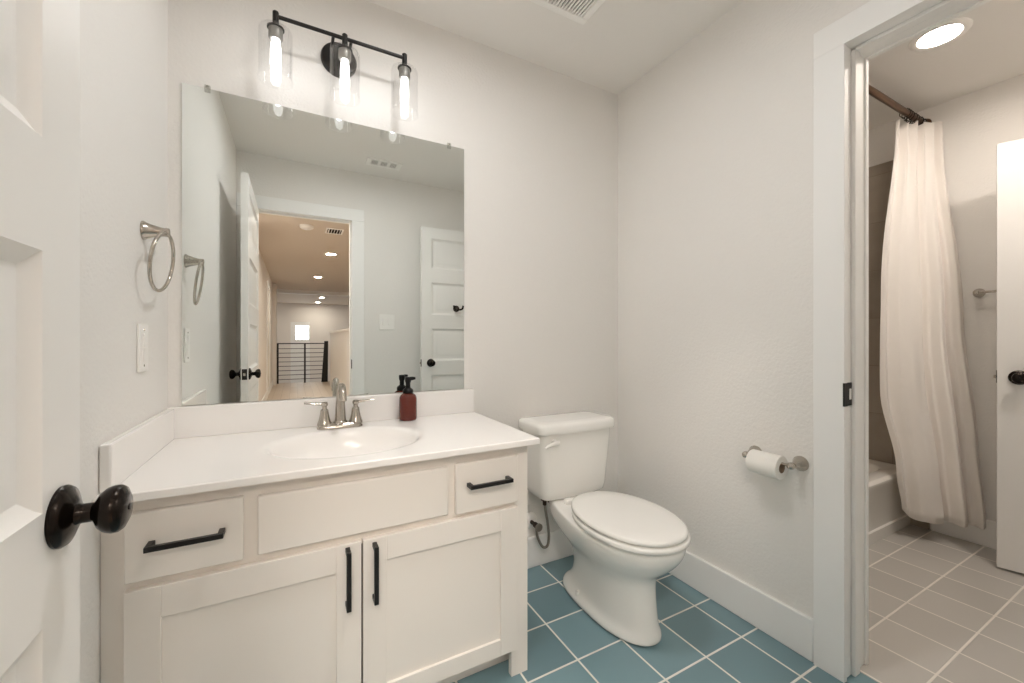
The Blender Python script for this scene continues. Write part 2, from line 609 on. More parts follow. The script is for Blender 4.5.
# tub room door, folded back against the front wall, seen in the mirror
d2 = make_door('door_2', 'white five panel tub room door with robe hook, seen at the mirror edge', 0.635, 2.035, (RW - 0.005, -1.630, 0), PI, 0.905, 0.075)
# robe hook on it (local y=0 face looks to +Y)
bm = nb()
l = (0, 0, 0)
hx, hz = 0.335, 1.364
d2loc, d2rot = d2.location.copy(), d2.rotation_euler.copy()
d2.location = (0, 0, 0)
lathe(bm, [(0, 0), (0.028, 0), (0.028, 0.006), (0.016, 0.012), (0.011, 0.022), (0.008, 0.03), (0, 0.03)], (hx, 0, hz), (0, -1, 0), 24)
tube(bm, smooth_path([(hx, -0.022, hz), (hx - 0.016, -0.04, hz - 0.010), (hx - 0.036, -0.055, hz - 0.002), (hx - 0.042, -0.058, hz + 0.024)]), 0.008, 10)
tube(bm, smooth_path([(hx, -0.022, hz), (hx + 0.016, -0.04, hz - 0.010), (hx + 0.036, -0.055, hz - 0.002), (hx + 0.042, -0.058, hz + 0.024)]), 0.008, 10)
rh = link('robe_hook', bm, M_BRONZE, d2)
rh['label'] = 'dark bronze double robe hook'
d2.location = d2loc
# door in the tub room, half open in front of the far wall
ang = math.atan2(-1.067 + 1.76, 3.362 - 3.55)
make_door('door_3', 'white door standing half open in the tub room beside the curtain', 0.718, 2.035, (3.55 - 0.03, -1.76, 0), ang, 0.922, 0.066)
bpy.data.objects['door_3'].location = (3.362 - 0.718 * math.cos(ang) , -1.067 - 0.718 * math.sin(ang), 0)

# ------------------------------------------------------------------ vanity cabinet
V = thing('vanity_cabinet', 'cream white shaker vanity cabinet with black bar pulls under the sink', 'cabinet', (0.52, -0.27, 0))
VR = 1.046
FF = -0.525
bm = nb()
box(bm, 0.001, 0.018, FF + 0.02, -0.001, 0.0, 0.757)
box(bm, VR - 0.018, VR, FF + 0.02, -0.001, 0.0, 0.757)
box(bm, 0.018, VR - 0.018, FF + 0.02, -0.012, 0.088, 0.105)
box(bm, 0.018, VR - 0.018, -0.012, -0.001, 0.088, 0.757)
link('carcass', bm, M_VAN, V, False)
bm = nb()
yb, yf = FF + 0.02, FF
box(bm, 0.001, 0.06, yf, yb, 0.0, 0.757)
box(bm, VR - 0.06, VR, yf, yb, 0.0, 0.757)
box(bm, 0.06, VR - 0.06, yf, yb, 0.715, 0.757)
box(bm, 0.06, VR - 0.06, yf, yb, 0.545, 0.595)
box(bm, 0.06, VR - 0.06, yf, yb, 0.088, 0.12)
box(bm, 0.245, 0.295, yf, yb, 0.595, 0.715)
box(bm, 0.75, 0.80, yf, yb, 0.595, 0.715)
link('face_frame', bm, M_VAN, V, False)
bm = nb(); box(bm, 0.018, VR - 0.018, -0.455, -0.44, 0, 0.088)
link('toe_kick', bm, M_VAN, V, False)

def pull_h(p, x0, x1, z, y0):
    bm = nb()
    h = 0.0058
    box(bm, x0, x1, y0 - 0.036, y0 - 0.026, z - h, z + h)
    box(bm, x0, x0 + 0.012, y0 - 0.027, y0, z - h, z + h)
    box(bm, x1 - 0.012, x1, y0 - 0.027, y0, z - h, z + h)
    o = link('bar_pull', bm, M_BLACK, p, True, 0.0012)
    return o
def pull_v(p, x, z0, z1, y0):
    bm = nb()
    h = 0.0058
    box(bm, x - h, x + h, y0 - 0.036, y0 - 0.026, z0, z1)
    box(bm, x - h, x + h, y0 - 0.027, y0, z0, z0 + 0.012)
    box(bm, x - h, x + h, y0 - 0.027, y0, z1 - 0.012, z1)
    return link('bar_pull', bm, M_BLACK, p, True, 0.0012)
DF = -0.543
def slab(name, x0, x1, z0, z1):
    bm = nb(); box(bm, x0, x1, DF, FF - 0.0003, z0, z1)
    return link(name, bm, M_VAN, V, True, 0.003)
d = slab('drawer_front', 0.042, 0.256, 0.577, 0.727); pull_h(d, 0.083, 0.221, 0.657, DF)
slab('false_front', 0.284, 0.764, 0.580, 0.722)
d = slab('drawer_front', 0.788, 1.000, 0.574, 0.726); pull_h(d, 0.822, 0.965, 0.660, DF)
def shaker(x0, x1, z0, z1, st, rt, rb):
    bm = nb()
    yb = FF - 0.0003
    box(bm, x0, x0 + st, DF, yb, z0, z1)
    box(bm, x1 - st, x1, DF, yb, z0, z1)
    box(bm, x0 + st, x1 - st, DF, yb, z1 - rt, z1)
    box(bm, x0 + st, x1 - st, DF, yb, z0, z0 + rb)
    box(bm, x0 + st - 0.004, x1 - st + 0.004, DF + 0.008, yb, z0 + rb - 0.004, z1 - rt + 0.004)
    return link('cabinet_door', bm, M_VAN, V, True, 0.0012)
d = shaker(0.042, 0.5205, 0.097, 0.560, 0.062, 0.071, 0.052); pull_v(d, 0.486, 0.400, 0.552, DF)
d = shaker(0.5250, 1.000, 0.097, 0.560, 0.062, 0.067, 0.052); pull_v(d, 0.554, 0.398, 0.550, DF)

# ------------------------------------------------------------------ vanity top with integral bowl
T = thing('countertop', 'glossy white vanity top with oval sink and splash', 'countertop', (0.52, -0.28, 0.759))
X0, X1, Y0, Y1, ZT, ZB = 0.001, 1.070, -0.565, -0.001, 0.778, 0.759
cx, cy, rx, ry = 0.517, -0.300, 0.224, 0.182
NA = 96
bm = nb()
def rect_pt(a):
    dx, dy = math.cos(a), math.sin(a)
    ts = []
    if dx > 1e-9: ts.append((X1 - cx) / dx)
    if dx < -1e-9: ts.append((X0 - cx) / dx)
    if dy > 1e-9: ts.append((Y1 - cy) / dy)
    if dy < -1e-9: ts.append((Y0 - cy) / dy)
    t = min(ts)
    return cx + dx * t, cy + dy * t
angs = [2 * PI * i / NA for i in range(NA)]
for px, py in ((X0, Y0), (X1, Y0), (X1, Y1), (X0, Y1)):
    a = math.atan2(py - cy, px - cx) % (2 * PI)
    k = min(range(len(angs)), key=lambda i: abs(angs[i] - a))
    angs[k] = a
outer = [rect_pt(a) for a in angs]
ell = lambda a, s, z: (cx + rx * s * math.cos(a), cy + ry * s * math.sin(a), z)
# ellipse parameter matched to the direction angle
tt = [math.atan2(math.sin(a) / ry, math.cos(a) / rx) for a in angs]
rings = [[(x, y, ZB) for x, y in outer], [(x, y, ZT - 0.003) for x, y in outer],
         [(x + (0.003 if x < cx else -0.003) * (abs(x - X0) < 1e-6 or abs(x - X1) < 1e-6), y + (0.003 if y < cy else -0.003) * (abs(y - Y0) < 1e-6 or abs(y - Y1) < 1e-6), ZT) for x, y in outer]]
for f in (0.4, 0.7, 0.9):
    e = [ell(t, 1.14, ZT) for t in tt]
    rings.append([(o[0] + (q[0] - o[0]) * f, o[1] + (q[1] - o[1]) * f, ZT) for o, q in zip(rings[2], e)])
rings.append([ell(t, 1.14, ZT) for t in tt])
loft(bm, rings, False, False)
link('slab', bm, M_TOP, T, True, angle=28)
bm = nb()
rings = [[ell(t, 1.14, ZT) for t in tt]]
for s, dz in ((1.10, 0.0), (1.06, 0.0005), (1.03, 0.0015), (1.0, 0.0038), (0.975, 0.008), (0.955, 0.016), (0.93, 0.032), (0.89, 0.055), (0.82, 0.08), (0.70, 0.105), (0.54, 0.122), (0.36, 0.131), (0.20, 0.135), (0.09, 0.137)):
    rings.append([ell(t, s, ZT - dz) for t in tt])
loft(bm, rings, False, True)
bas = link('sink_basin', bm, M_TOP, T, True, angle=80)
bm = nb()
lathe(bm, [(0, 0), (0.022, 0), (0.022, 0.004), (0.016, 0.005), (0.014, 0.003), (0.014, 0.008), (0.006, 0.010), (0, 0.010)], (cx, cy, ZT - 0.1375), seg=24)
link('drain', bm, M_NICK, T)['label'] = 'nickel drain'
bm = nb()
box(bm, 0.019, VR - 0.019, FF + 0.03, FF + 0.034, 0.106, 0.56)
link('painted_gap_shade', bm, M_SHADE, V, False)  # near-black sheet painting the shade seen between the cabinet doors
plate('backsplash', M_TOP, T, 0.001, 1.068, -0.021, -0.001, ZT - 0.001, 0.880, bev=0.004)
plate('side_splash', M_TOP, T, 0.001, 0.021, -0.535, -0.021, ZT - 0.001, 0.879, bev=0.004)

# ------------------------------------------------------------------ faucet
fx, fy = 0.511, -0.080
F = thing('faucet', 'brushed nickel two handle faucet behind the sink', 'faucet', (fx, fy, ZT))
bm = nb()
loft(bm, [rrect(fx, fy, 0.078, 0.027, 0.026, ZT + 0.0003), rrect(fx, fy, 0.078, 0.027, 0.026, ZT + 0.006), rrect(fx, fy, 0.071, 0.021, 0.02, ZT + 0.017), rrect(fx, fy, 0.068, 0.018, 0.017, ZT + 0.019)])
link('base_plate', bm, M_NICK, F)
bm = nb()
pth = smooth_path([(fx, fy, ZT + 0.015), (fx, fy, ZT + 0.05), (fx, fy - 0.001, ZT + 0.095), (fx, fy - 0.008, ZT + 0.130), (fx, fy - 0.030, ZT + 0.152),
                   (fx, fy - 0.058, ZT + 0.152), (fx, fy - 0.082, ZT + 0.136), (fx, fy - 0.092, ZT + 0.115)], 6)
n = len(pth)
tube(bm, pth, [0.0205 - 0.0085 * min(1, i / (n * 0.5)) for i in range(n)], 20)
lathe(bm, [(0.020, 0.016), (0.025, 0.018), (0.023, 0.024), (0.019, 0.027)], (fx, fy, ZT), seg=24)
lathe(bm, [(0, 0), (0.0105, 0), (0.0125, 0.002), (0.0125, 0.012), (0.011, 0.014)], (fx, fy - 0.0935, ZT + 0.107), (0, 0.25, 1), 20)
link('spout', bm, M_NICK, F)
for s in (-1, 1):
    hx = fx + s * 0.053
    bm = nb()
    lathe(bm, [(0.0245, 0.012), (0.0245, 0.018), (0.023, 0.022), (0.019, 0.034), (0.0155, 0.05), (0.0135, 0.064), (0.0135, 0.067), (0.011, 0.070), (0.008, 0.073), (0.008, 0.08), (0.011, 0.084), (0.012, 0.09), (0.009, 0.096), (0, 0.097)], (hx, fy, ZT), seg=24)
    h = link('handle', bm, M_NICK, F)
    bm = nb()
    x0 = hx + s * 0.004
    x1 = hx + s * 0.066
    rr = []
    for k in range(9):
        f = k / 8
        x = x0 + (x1 - x0) * f
        z = ZT + 0.089 + 0.007 * f
        w = 0.006 + 0.004 * math.sin(f * PI * 0.75)
        hh = 0.0055 - 0.002 * f
        rr.append([(x, fy + w * math.cos(a), z + hh * math.sin(a)) for a in [2 * PI * q / 12 for q in range(12)]])
    loft(bm, rr)
    link('lever', bm, M_NICK, h)

# ------------------------------------------------------------------ soap dispenser
sx, sy = 0.764, -0.060
P = thing('soap_dispenser', 'amber foaming soap bottle with black pump on the vanity top', 'soap dispenser', (sx, sy, ZT))
bm = nb()
lathe(bm, [(0, 0), (0.030, 0), (0.0335, 0.003), (0.0345, 0.008), (0.0345, 0.080), (0.0335, 0.090), (0.030, 0.098), (0.024, 0.104), (0.018, 0.107), (0.015, 0.108), (0, 0.108)], (sx, sy, ZT + 0.0003), seg=36)
link('bottle', bm, M_AMBER, P)
bm = nb()
lathe(bm, [(0, 0.107), (0.0195, 0.107), (0.021, 0.109), (0.021, 0.118), (0.019, 0.123), (0.012, 0.128), (0.0095, 0.131), (0.0095, 0.148), (0.0115, 0.152), (0.0125, 0.160), (0.0125, 0.168), (0.011, 0.172), (0, 0.173)], (sx, sy, ZT), seg=28)
pm = link('pump', bm, M_PUMP, P)
bm = nb()
tube(bm, [(sx, sy, ZT + 0.163), (sx + 0.015, sy - 0.008, ZT + 0.166), (sx + 0.026, sy - 0.014, ZT + 0.167)], [0.009, 0.0075, 0.005], 14)
link('nozzle', bm, M_PUMP, pm)

# ------------------------------------------------------------------ mirror
MI = thing('wall_mirror', 'large frameless wall mirror above the vanity backsplash', 'mirror', (0.53, 0, 0.882))
bm = nb(); box(bm, 0.037, 1.025, -0.007, -0.001, 0.883, 1.943)
link('mirror_glass', bm, M_MIRROR, MI, False)
for x in (0.105, 0.955):
    bm = nb()
    box(bm, x - 0.008, x + 0.008, -0.011, -0.0005, 1.930, 1.953)
    lathe(bm, [(0, 0), (0.004, 0), (0.004, 0.002), (0, 0.002)], (x, -0.011, 1.948), (0, -1, 0), 12)
    link('mirror_clip', bm, M_CLIP, MI, True, 0.002)

# ------------------------------------------------------------------ vanity light
ly, lz = -0.115, 2.186
VL = thing('vanity_light', 'black three bulb vanity light with clear glass shades above the mirror', 'wall light', (0.515, 0, 2.17))
bm = nb()
lathe(bm, [(0, 0), (0.064, 0), (0.064, 0.010), (0.060, 0.018), (0.05, 0.021), (0, 0.022)], (0.513, -0.0005, 2.170), (0, -1, 0), 48)
link('backplate', bm, M_SMOKE, VL)
bm = nb()
tube(bm, [(0.300, ly, lz), (0.745, ly, lz)], 0.0065, 14)
link('bar', bm, M_SMOKE, VL)
for x in (0.485, 0.545):
    bm = nb(); tube(bm, [(x, -0.018, lz), (x, ly, lz)], 0.0055, 12)
    link('support_arm', bm, M_SMOKE, VL)
for x in (0.307, 0.523, 0.737):
    bm = nb()
    lathe(bm, [(0, 0.015), (0.008, 0.015), (0.0095, 0.013), (0.0095, -0.032), (0.0095, -0.035), (0.022, -0.037), (0.026, -0.040), (0.026, -0.0435), (0, -0.0436)], (x, ly, lz), seg=28)
    k = link('lamp_holder', bm, M_SMOKE, VL)
    bm = nb()
    lathe(bm, [(0, -0.0437), (0.021, -0.0437), (0.0215, -0.046), (0.0215, -0.074), (0.0195, -0.078), (0.0165, -0.080), (0.0160, -0.078), (0, -0.077)], (x, ly, lz), seg=28)
    link('socket', bm, M_SOCK, k)['label'] = 'grey lamp socket'
    bm = nb()
    # clear glass shade, open at the bottom, real wall thickness
    lathe(bm, [(0.027, -0.041), (0.040, -0.042), (0.0475, -0.047), (0.0505, -0.055), (0.0505, -0.205), (0.0515, -0.212), (0.0535, -0.214),
               (0.0525, -0.2165), (0.049, -0.213), (0.048, -0.205), (0.048, -0.056), (0.0455, -0.049), (0.039, -0.0445), (0.027, -0.0435)], (x, ly, lz), seg=48, cap0=False, cap1=False)
    link('glass_shade', bm, M_GLASS, k)['label'] = 'clear glass cylinder shade'
    bm = nb()
    lathe(bm, [(0, -0.078), (0.0115, -0.078), (0.0125, -0.088), (0.0145, -0.100), (0.0155, -0.115), (0.0155, -0.165), (0.0140, -0.178), (0.0095, -0.187), (0.004, -0.191), (0, -0.192)], (x, ly, lz), seg=24)
    link('bulb', bm, M_BULB, k)['label'] = 'glowing filament bulb'

# ------------------------------------------------------------------ towel ring
TR = thing('towel_ring', 'brushed nickel towel ring on the left wall beside the mirror', 'towel ring', (0, -0.25, 1.393))
bm = nb()
lathe(bm, [(0, 0), (0.0255, 0), (0.0255, 0.003), (0.022, 0.008), (0.017, 0.022), (0.0125, 0.038), (0.0115, 0.046), (0.0125, 0.050), (0.0115, 0.056), (0, 0.058)], (0.0005, -0.25, 1.396), (1, 0, 0), 32)
link('mount', bm, M_NICK, TR)
bm = nb()
torus(bm, (0.041, -0.250, 1.314), 0.080, 0.0046, (1, -0.07, -0.13), 64, 12)
link('ring', bm, M_NICK, TR)

# ------------------------------------------------------------------ outlet and switch plates
OP = thing('light_switch', 'white plate with two stacked switches on the left wall under the towel ring', 'light switch', (0, -0.262, 1.078))
bm = nb(); box(bm, 0.0004, 0.006, -0.300, -0.224, 1.014, 1.142)
link('cover_plate', bm, M_PLATE, OP, True, 0.002)
for z, t in ((1.098, 1), (1.058, -1)):
    bm = nb()
    loft(bm, [[(0.006, p[0], p[1]) for p in rrect(-0.262, z, 0.012, 0.017, 0.002, 0)], [(0.009 + t * 0.0015, p[0], p[1]) for p in rrect(-0.262, z, 0.011, 0.016, 0.002, 0)]])
    link('rocker', bm, M_PLATE, OP)
for z in (1.126, 1.030):
    bm = nb(); lathe(bm, [(0, 0.006), (0.0035, 0.006), (0.003, 0.0072), (0, 0.0075)], (0, -0.262, z), (1, 0, 0), 12)
    link('screw', bm, M_NICK, OP)
SW = thing('light_switch', 'white double switch plate on the front wall, seen in the mirror', 'light switch', (1.04, FW, 1.245))
bm = nb(); box(bm, 0.978, 1.102, FW + 0.0004, FW + 0.009, 1.182, 1.309)
link('cover_plate', bm, M_PLATE, SW, True, 0.002)
for x in (1.016, 1.064):
    bm = nb(); box(bm, x - 0.013, x + 0.013, FW + 0.008, FW + 0.016, 1.218, 1.273)
    link('rocker', bm, M_PLATE, SW, True, 0.0015)

# ------------------------------------------------------------------ toilet
TX = 1.500
TO = thing('toilet', 'white two piece toilet with closed seat between the vanity and right wall', 'toilet', (TX, -0.35, 0))
def egg(hw, yf, yb, z, taper=0.0, n=56, sq=0.72, mid=0.42):
    """outline: rounded front at yf, squarer back at yb; taper narrows it towards the back"""
    ym = yf + (yb - yf) * mid
    pts = []
    for i in range(n):
        a = 2 * PI * i / n
        c, s = math.cos(a), math.sin(a)
        if s < 0:
            x = hw * math.copysign(abs(c) ** 0.92, c)
            y = ym + (ym - yf) * s
        else:
            x = hw * math.copysign(abs(c) ** sq, c)
            y = ym + (yb - ym) * abs(s) ** sq
            x *= 1 - taper * ((y - ym) / (yb - ym)) ** 1.3
        pts.append((TX + x, y, z))
    return pts
bm = nb()
lv = [(0.0, .110, -.655, -.160, -.04), (0.010, .113, -.659, -.155, -.04), (0.028, .111, -.657, -.157, -.03), (0.044, .102, -.650, -.170, .04), (0.065, .096, -.646, -.20, .12), (0.11, .094, -.640, -.215, .18),
      (0.16, .096, -.634, -.215, .2), (0.205, .102, -.632, -.19, .2), (0.23, .115, -.640, -.16, .2), (0.255, .134, -.665, -.12, .2), (0.285, .158, -.703, -.08, .24),
      (0.32, .175, -.732, -.05, .25), (0.346, .182, -.745, -.05, .30), (0.369, .183, -.747, -.05, .32), (0.378, .179, -.742, -.055, .32), (0.380, .170, -.733, -.06, .32)]
loft(bm, [egg(hw, yf, yb, z, tp) for z, hw, yf, yb, tp in lv])
bowl = link('bowl', bm, M_CHINA, TO, True, sub=1, angle=180)
for s in (-1, 1):
    bm = nb()
    lathe(bm, [(0, 0.028), (0.013, 0.028), (0.013, 0.045), (0.009, 0.052), (0, 0.054)], (TX + s * 0.092, -0.330, 0.003), seg=20)
    link('bolt_cap', bm, M_CHINA, bowl)
# seat ring, lid
def ringband(bm, z0, z1, hw, yf, yb, r=0.006, dome=0.0):
    rs = [egg(hw - r, yf + r, yb - r * .5, z0, .14, mid=.5, sq=.8), egg(hw, yf, yb, z0 + r * .6, .14, mid=.5, sq=.8), egg(hw, yf, yb, z1 - r, .14, mid=.5, sq=.8), egg(hw - r * .4, yf + r * .4, yb - r * .3, z1 - r * .3, .14, mid=.5, sq=.8), egg(hw - r * 1.4, yf + r * 1.4, yb - r, z1, .14, mid=.5, sq=.8)]
    if dome:
        for f, d in ((0.75, .5), (0.4, .85), (0.1, 1.0)):
            cyy = (yf + yb) / 2
            rs.append([(TX + (x - TX) * f, cyy + (y - cyy) * f, z1 + dome * d) for x, y, z in rs[4]])
    loft(bm, rs)
bm = nb(); ringband(bm, 0.3825, 0.402, 0.186, -0.757, -0.272)
link('seat', bm, M_SEAT, TO, True, angle=60)
bm = nb(); ringband(bm, 0.405, 0.424, 0.181, -0.750, -0.262, 0.007, 0.004)
link('seat_lid', bm, M_SEAT, TO, True, angle=60)
for s in (-1, 1):
    bm = nb()
    loft(bm, [rrect(TX + s * 0.075, -0.240, 0.022, 0.016, 0.008, z) for z in (0.379, 0.394)] + [rrect(TX + s * 0.075, -0.240, 0.018, 0.012, 0.008, 0.401)])
    link('hinge_cap', bm, M_SEAT, TO)
# tank: bowed front, narrower at the bottom
def tank_ring(hx, yf, yb, z, bow, r=0.03, n=10):
    pts = []
    for k in range(n + 1):            # front edge, left to right
        f = -1 + 2 * k / n
        x = f * (hx - r)
        pts.append((TX + x, yf - bow * (1 - f * f), z))
    for k in range(1, 6):
        a = -PI / 2 + PI / 2 * k / 5
        pts.append((TX + hx - r + r * math.cos(a), yf + r + r * math.sin(a), z))
    for k in range(0, 6):
        a = PI / 2 * k / 5
        pts.append((TX + hx - r + r * math.cos(a), yb - r + r * math.sin(a), z))
    for k in range(0, 6):
        a = PI / 2 + PI / 2 * k / 5
        pts.append((TX - hx + r + r * math.cos(a), yb - r + r * math.sin(a), z))
    for k in range(0, 5):
        a = PI + PI / 2 * k / 5
        pts.append((TX - hx + r + r * math.cos(a), yf + r + r * math.sin(a), z))
    return pts
bm = nb()
loft(bm, [tank_ring(0.135, -0.165, -0.05, 0.3805, 0.006), tank_ring(0.160, -0.184, -0.035, 0.383, 0.008), tank_ring(0.173, -0.194, -0.025, 0.392, 0.010), tank_ring(0.180, -0.198, -0.022, 0.42, 0.010),
          tank_ring(0.192, -0.206, -0.02, 0.55, 0.012), tank_ring(0.2, -0.213, -0.02, 0.684, 0.013)])
link('tank', bm, M_CHINA, TO, True, angle=60)
bm = nb()
loft(bm, [tank_ring(0.2, -0.213, -0.018, 0.684, 0.013), tank_ring(0.213, -0.225, -0.012, 0.686, 0.014), tank_ring(0.215, -0.227, -0.011, 0.692, 0.014), tank_ring(0.215, -0.227, -0.011, 0.716, 0.014),
          tank_ring(0.213, -0.221, -0.014, 0.727, 0.014), tank_ring(0.203, -0.211, -0.022, 0.732, 0.014), tank_ring(0.17, -0.18, -0.05, 0.734, 0.012)])
link('tank_lid', bm, M_CHINA, TO, True, angle=60)
bm = nb()
lx, lyy, lzz = 1.360, -0.222, 0.652
lathe(bm, [(0, 0), (0.013, 0), (0.013, 0.006), (0.010, 0.010), (0.009, 0.016), (0, 0.017)], (lx, lyy + 0.004, lzz), (0, -1, 0), 20)
rr = []
for k in range(9):
    f = k / 8
    x = lx + 0.016 - 0.078 * f
    hh = 0.0105 - 0.004 * f if k < 8 else 0.002
    zz = lzz - 0.001 - 0.012 * f * f
    yy = lyy - 0.015 - 0.012 * f * f + 0.004 * f
    rr.append([(x, yy + 0.005 * math.cos(a), zz + hh * math.sin(a)) for a in [2 * PI * q / 14 for q in range(14)]])
loft(bm, rr)
link('flush_lever', bm, M_CHINA, TO)

# water supply
WS = thing('water_supply_valve', 'toilet shutoff valve and braided hose on the wall under the tank', 'valve', (1.385, 0, 0.22))
bm = nb(); lathe(bm, [(0, 0), (0.040, 0), (0.039, 0.006), (0.030, 0.014), (0.014, 0.019), (0, 0.019)], (1.365, -0.0005, 0.225), (0, -1, 0), 32)
link('escutcheon', bm, M_PLATE, WS)['label'] = 'white round escutcheon'
bm = nb()
lathe(bm, [(0, 0.01), (0.009, 0.01), (0.009, 0.05), (0.013, 0.052), (0.013, 0.075), (0.008, 0.078), (0, 0.078)], (1.365, 0, 0.225), (0, -1, 0), 20)
v = link('stop_valve', bm, M_BRASS, WS)
bm = nb()
lathe(bm, [(0, 0.078), (0.008, 0.078), (0.018, 0.082), (0.018, 0.090), (0, 0.092)], (1.365, 0, 0.225), (0, -1, 0), 20)
link('valve_handle', bm, M_HOSE, v)
bm = nb()
tube(bm, smooth_path([(1.366, -0.062, 0.218), (1.372, -0.064, 0.17), (1.392, -0.075, 0.125), (1.412, -0.085, 0.128), (1.418, -0.09, 0.17), (1.408, -0.095, 0.24), (1.392, -0.10, 0.31), (1.388, -0.10, 0.355)]), 0.0062, 12)
link('braided_hose', bm, M_HOSE, WS)
bm = nb()
lathe(bm, [(0, 0), (0.009, 0), (0.010, 0.02), (0.019, 0.024), (0.019, 0.047), (0, 0.048)], (1.388, -0.10, 0.331), seg=10)
tube(bm, smooth_path([(1.392, -0.10, 0.362), (1.412, -0.112, 0.345), (1.430, -0.12, 0.322)]), [0.0085] * 17, 10)
link('hose_nut', bm, M_BRASS, WS, False)

# ------------------------------------------------------------------ toilet paper
TP = thing('toilet_paper_holder', 'brushed nickel toilet paper holder on the right wall', 'paper holder', (RW, -0.83, 0.66))
for y, s in ((-0.757, 1), (-0.915, -1)):
    bm = nb()
    lathe(bm, [(0, 0), (0.026, 0), (0.026, 0.003), (0.023, 0.008), (0.0165, 0.024), (0.011, 0.040), (0.009, 0.048), (0.0095, 0.052), (0.012, 0.057), (0.0125, 0.064), (0.0105, 0.071), (0.005, 0.075), (0, 0.0755)], (RW - 0.0005, y, 0.665), (-1, 0, 0), 28)
    link('post', bm, M_NICK, TP)
bm = nb(); tube(bm, [(RW - 0.063, -0.757, 0.665), (RW - 0.063, -0.915, 0.665)], 0.0055, 14)
link('roller', bm, M_NICK, TP)
RO = thing('toilet_paper_roll', 'part used white toilet paper roll on the holder', 'toilet paper', (RW - 0.063, -0.833, 0.650))
bm = nb()
lathe(bm, [(0.018, 0), (0.040, 0), (0.0415, 0.002), (0.0415, 0.103), (0.040, 0.105), (0.018, 0.105)], (RW - 0.063, -0.8855, 0.6495), (0, 1, 0), 48, False, False)
link('paper', bm, M_PAPER, RO)
bm = nb()
lathe(bm, [(0.0165, -0.0005), (0.018, -0.0005), (0.018, 0.1055), (0.0165, 0.1055), (0.0165, -0.0005)], (RW - 0.063, -0.8855, 0.6495), (0, 1, 0), 32, False, False)
link('cardboard_core', bm, M_CARD, RO)

# ------------------------------------------------------------------ ceiling vents
EF = thing('exhaust_fan', 'square white slatted exhaust fan grille in the ceiling', 'vent', (1.32, -0.445, H))
bm = nb()
a, b, c, d_ = 1.172, 1.434, -0.590, -0.326
fwid = 0.03
zt, zb = H - 0.0005, H - 0.022
for bx in ((a, b, c, c + fwid), (a, b, d_ - fwid, d_), (a, a + fwid, c + fwid, d_ - fwid), (b - fwid, b, c + fwid, d_ - fwid)):
    box(bm, *bx, zb, zt)
fr = link('frame', bm, M_PLATE, EF, True, 0.004)
bm = nb(); box(bm, a + fwid, b - fwid, c + fwid, d_ - fwid, H - 0.004, H - 0.0005)
link('painted_duct_shade', bm, M_SHADE, EF, False)  # flat plate painted near-black for the shade above the fan slats
bm = nb()
ns = 15
for k in range(ns):
    x = a + fwid + (k + 0.5) * (b - a - 2 * fwid) / ns
    box(bm, x - 0.0036, x + 0.0036, c + fwid - 0.002, d_ - fwid + 0.002, H - 0.021, H - 0.015)
link('slats', bm, M_PLATE, EF, False)

def register(name, label, loc, w, dep, slats_n):
    r = thing(name, label, 'vent', loc)
    x, y, z = loc
    bm = nb()
    f = 0.02
    for bx in ((x - w / 2, x + w / 2, y - dep / 2, y - dep / 2 + f), (x - w / 2, x + w / 2, y + dep / 2 - f, y + dep / 2),
               (x - w / 2, x - w / 2 + f, y - dep / 2 + f, y + dep / 2 - f), (x + w / 2 - f, x + w / 2, y - dep / 2 + f, y + dep / 2 - f)):
        box(bm, *bx, z - 0.009, z - 0.0005)
    link('frame', bm, M_PLATE, r, True, 0.002)
    bm = nb(); box(bm, x - w / 2 + f, x + w / 2 - f, y - dep / 2 + f, y + dep / 2 - f, z - 0.003, z - 0.0005)
    link('painted_duct_shade', bm, M_SHADE, r, False)  # flat plate painted near-black for the shade above the register slats
    bm = nb()
    n = slats_n
    for k in range(n):
        xx = x - w / 2 + f + (k + 0.5) * (w - 2 * f) / n
        t = 0.0025 if k % 6 else 0.006
        box(bm, xx - t, xx + t, y - dep / 2 + f - 0.001, y + dep / 2 - f + 0.001, z - 0.009, z - 0.003)
    link('slats', bm, M_PLATE, r, False)
    return r
register('ceiling_register', 'small white air register in the ceiling, seen in the mirror', (0.965, -1.515, H), 0.255, 0.125, 19)

# ------------------------------------------------------------------ recessed lamps, real and added fill
def recessed(name, label, loc, lens, group=None, R=0.098):
    r = thing(name, label, 'recessed light', loc, group)
    x, y, z = loc
    bm = nb()
    lathe(bm, [(R * 0.70, -0.001), (R, -0.001), (R, -0.004), (R * 0.96, -0.008), (R * 0.80, -0.011), (R * 0.72, -0.009), (R * 0.70, -0.001)], loc, seg=48, cap0=False, cap1=False)
    link('trim_ring', bm, M_PLATE, r)
    bm = nb()
    lathe(bm, [(0, -0.001), (R * 0.70, -0.001), (R * 0.70, -0.006), (0, -0.007)], loc, seg=48)
    link('lens', bm, lens, r)['label'] = 'glowing lens'
    return r
recessed('recessed_light', 'round recessed ceiling light glowing in the tub room', (2.868, -1.005, H), M_LENS)

recessed('recessed_light', 'added fill light on the tub room ceiling nearer the front wall, out of view', (2.85, -1.60, H), M_FILLM)
recessed('recessed_light', 'added fill light on the ceiling over the vanity, out of view', (0.80, -0.84, H), M_FILLV)
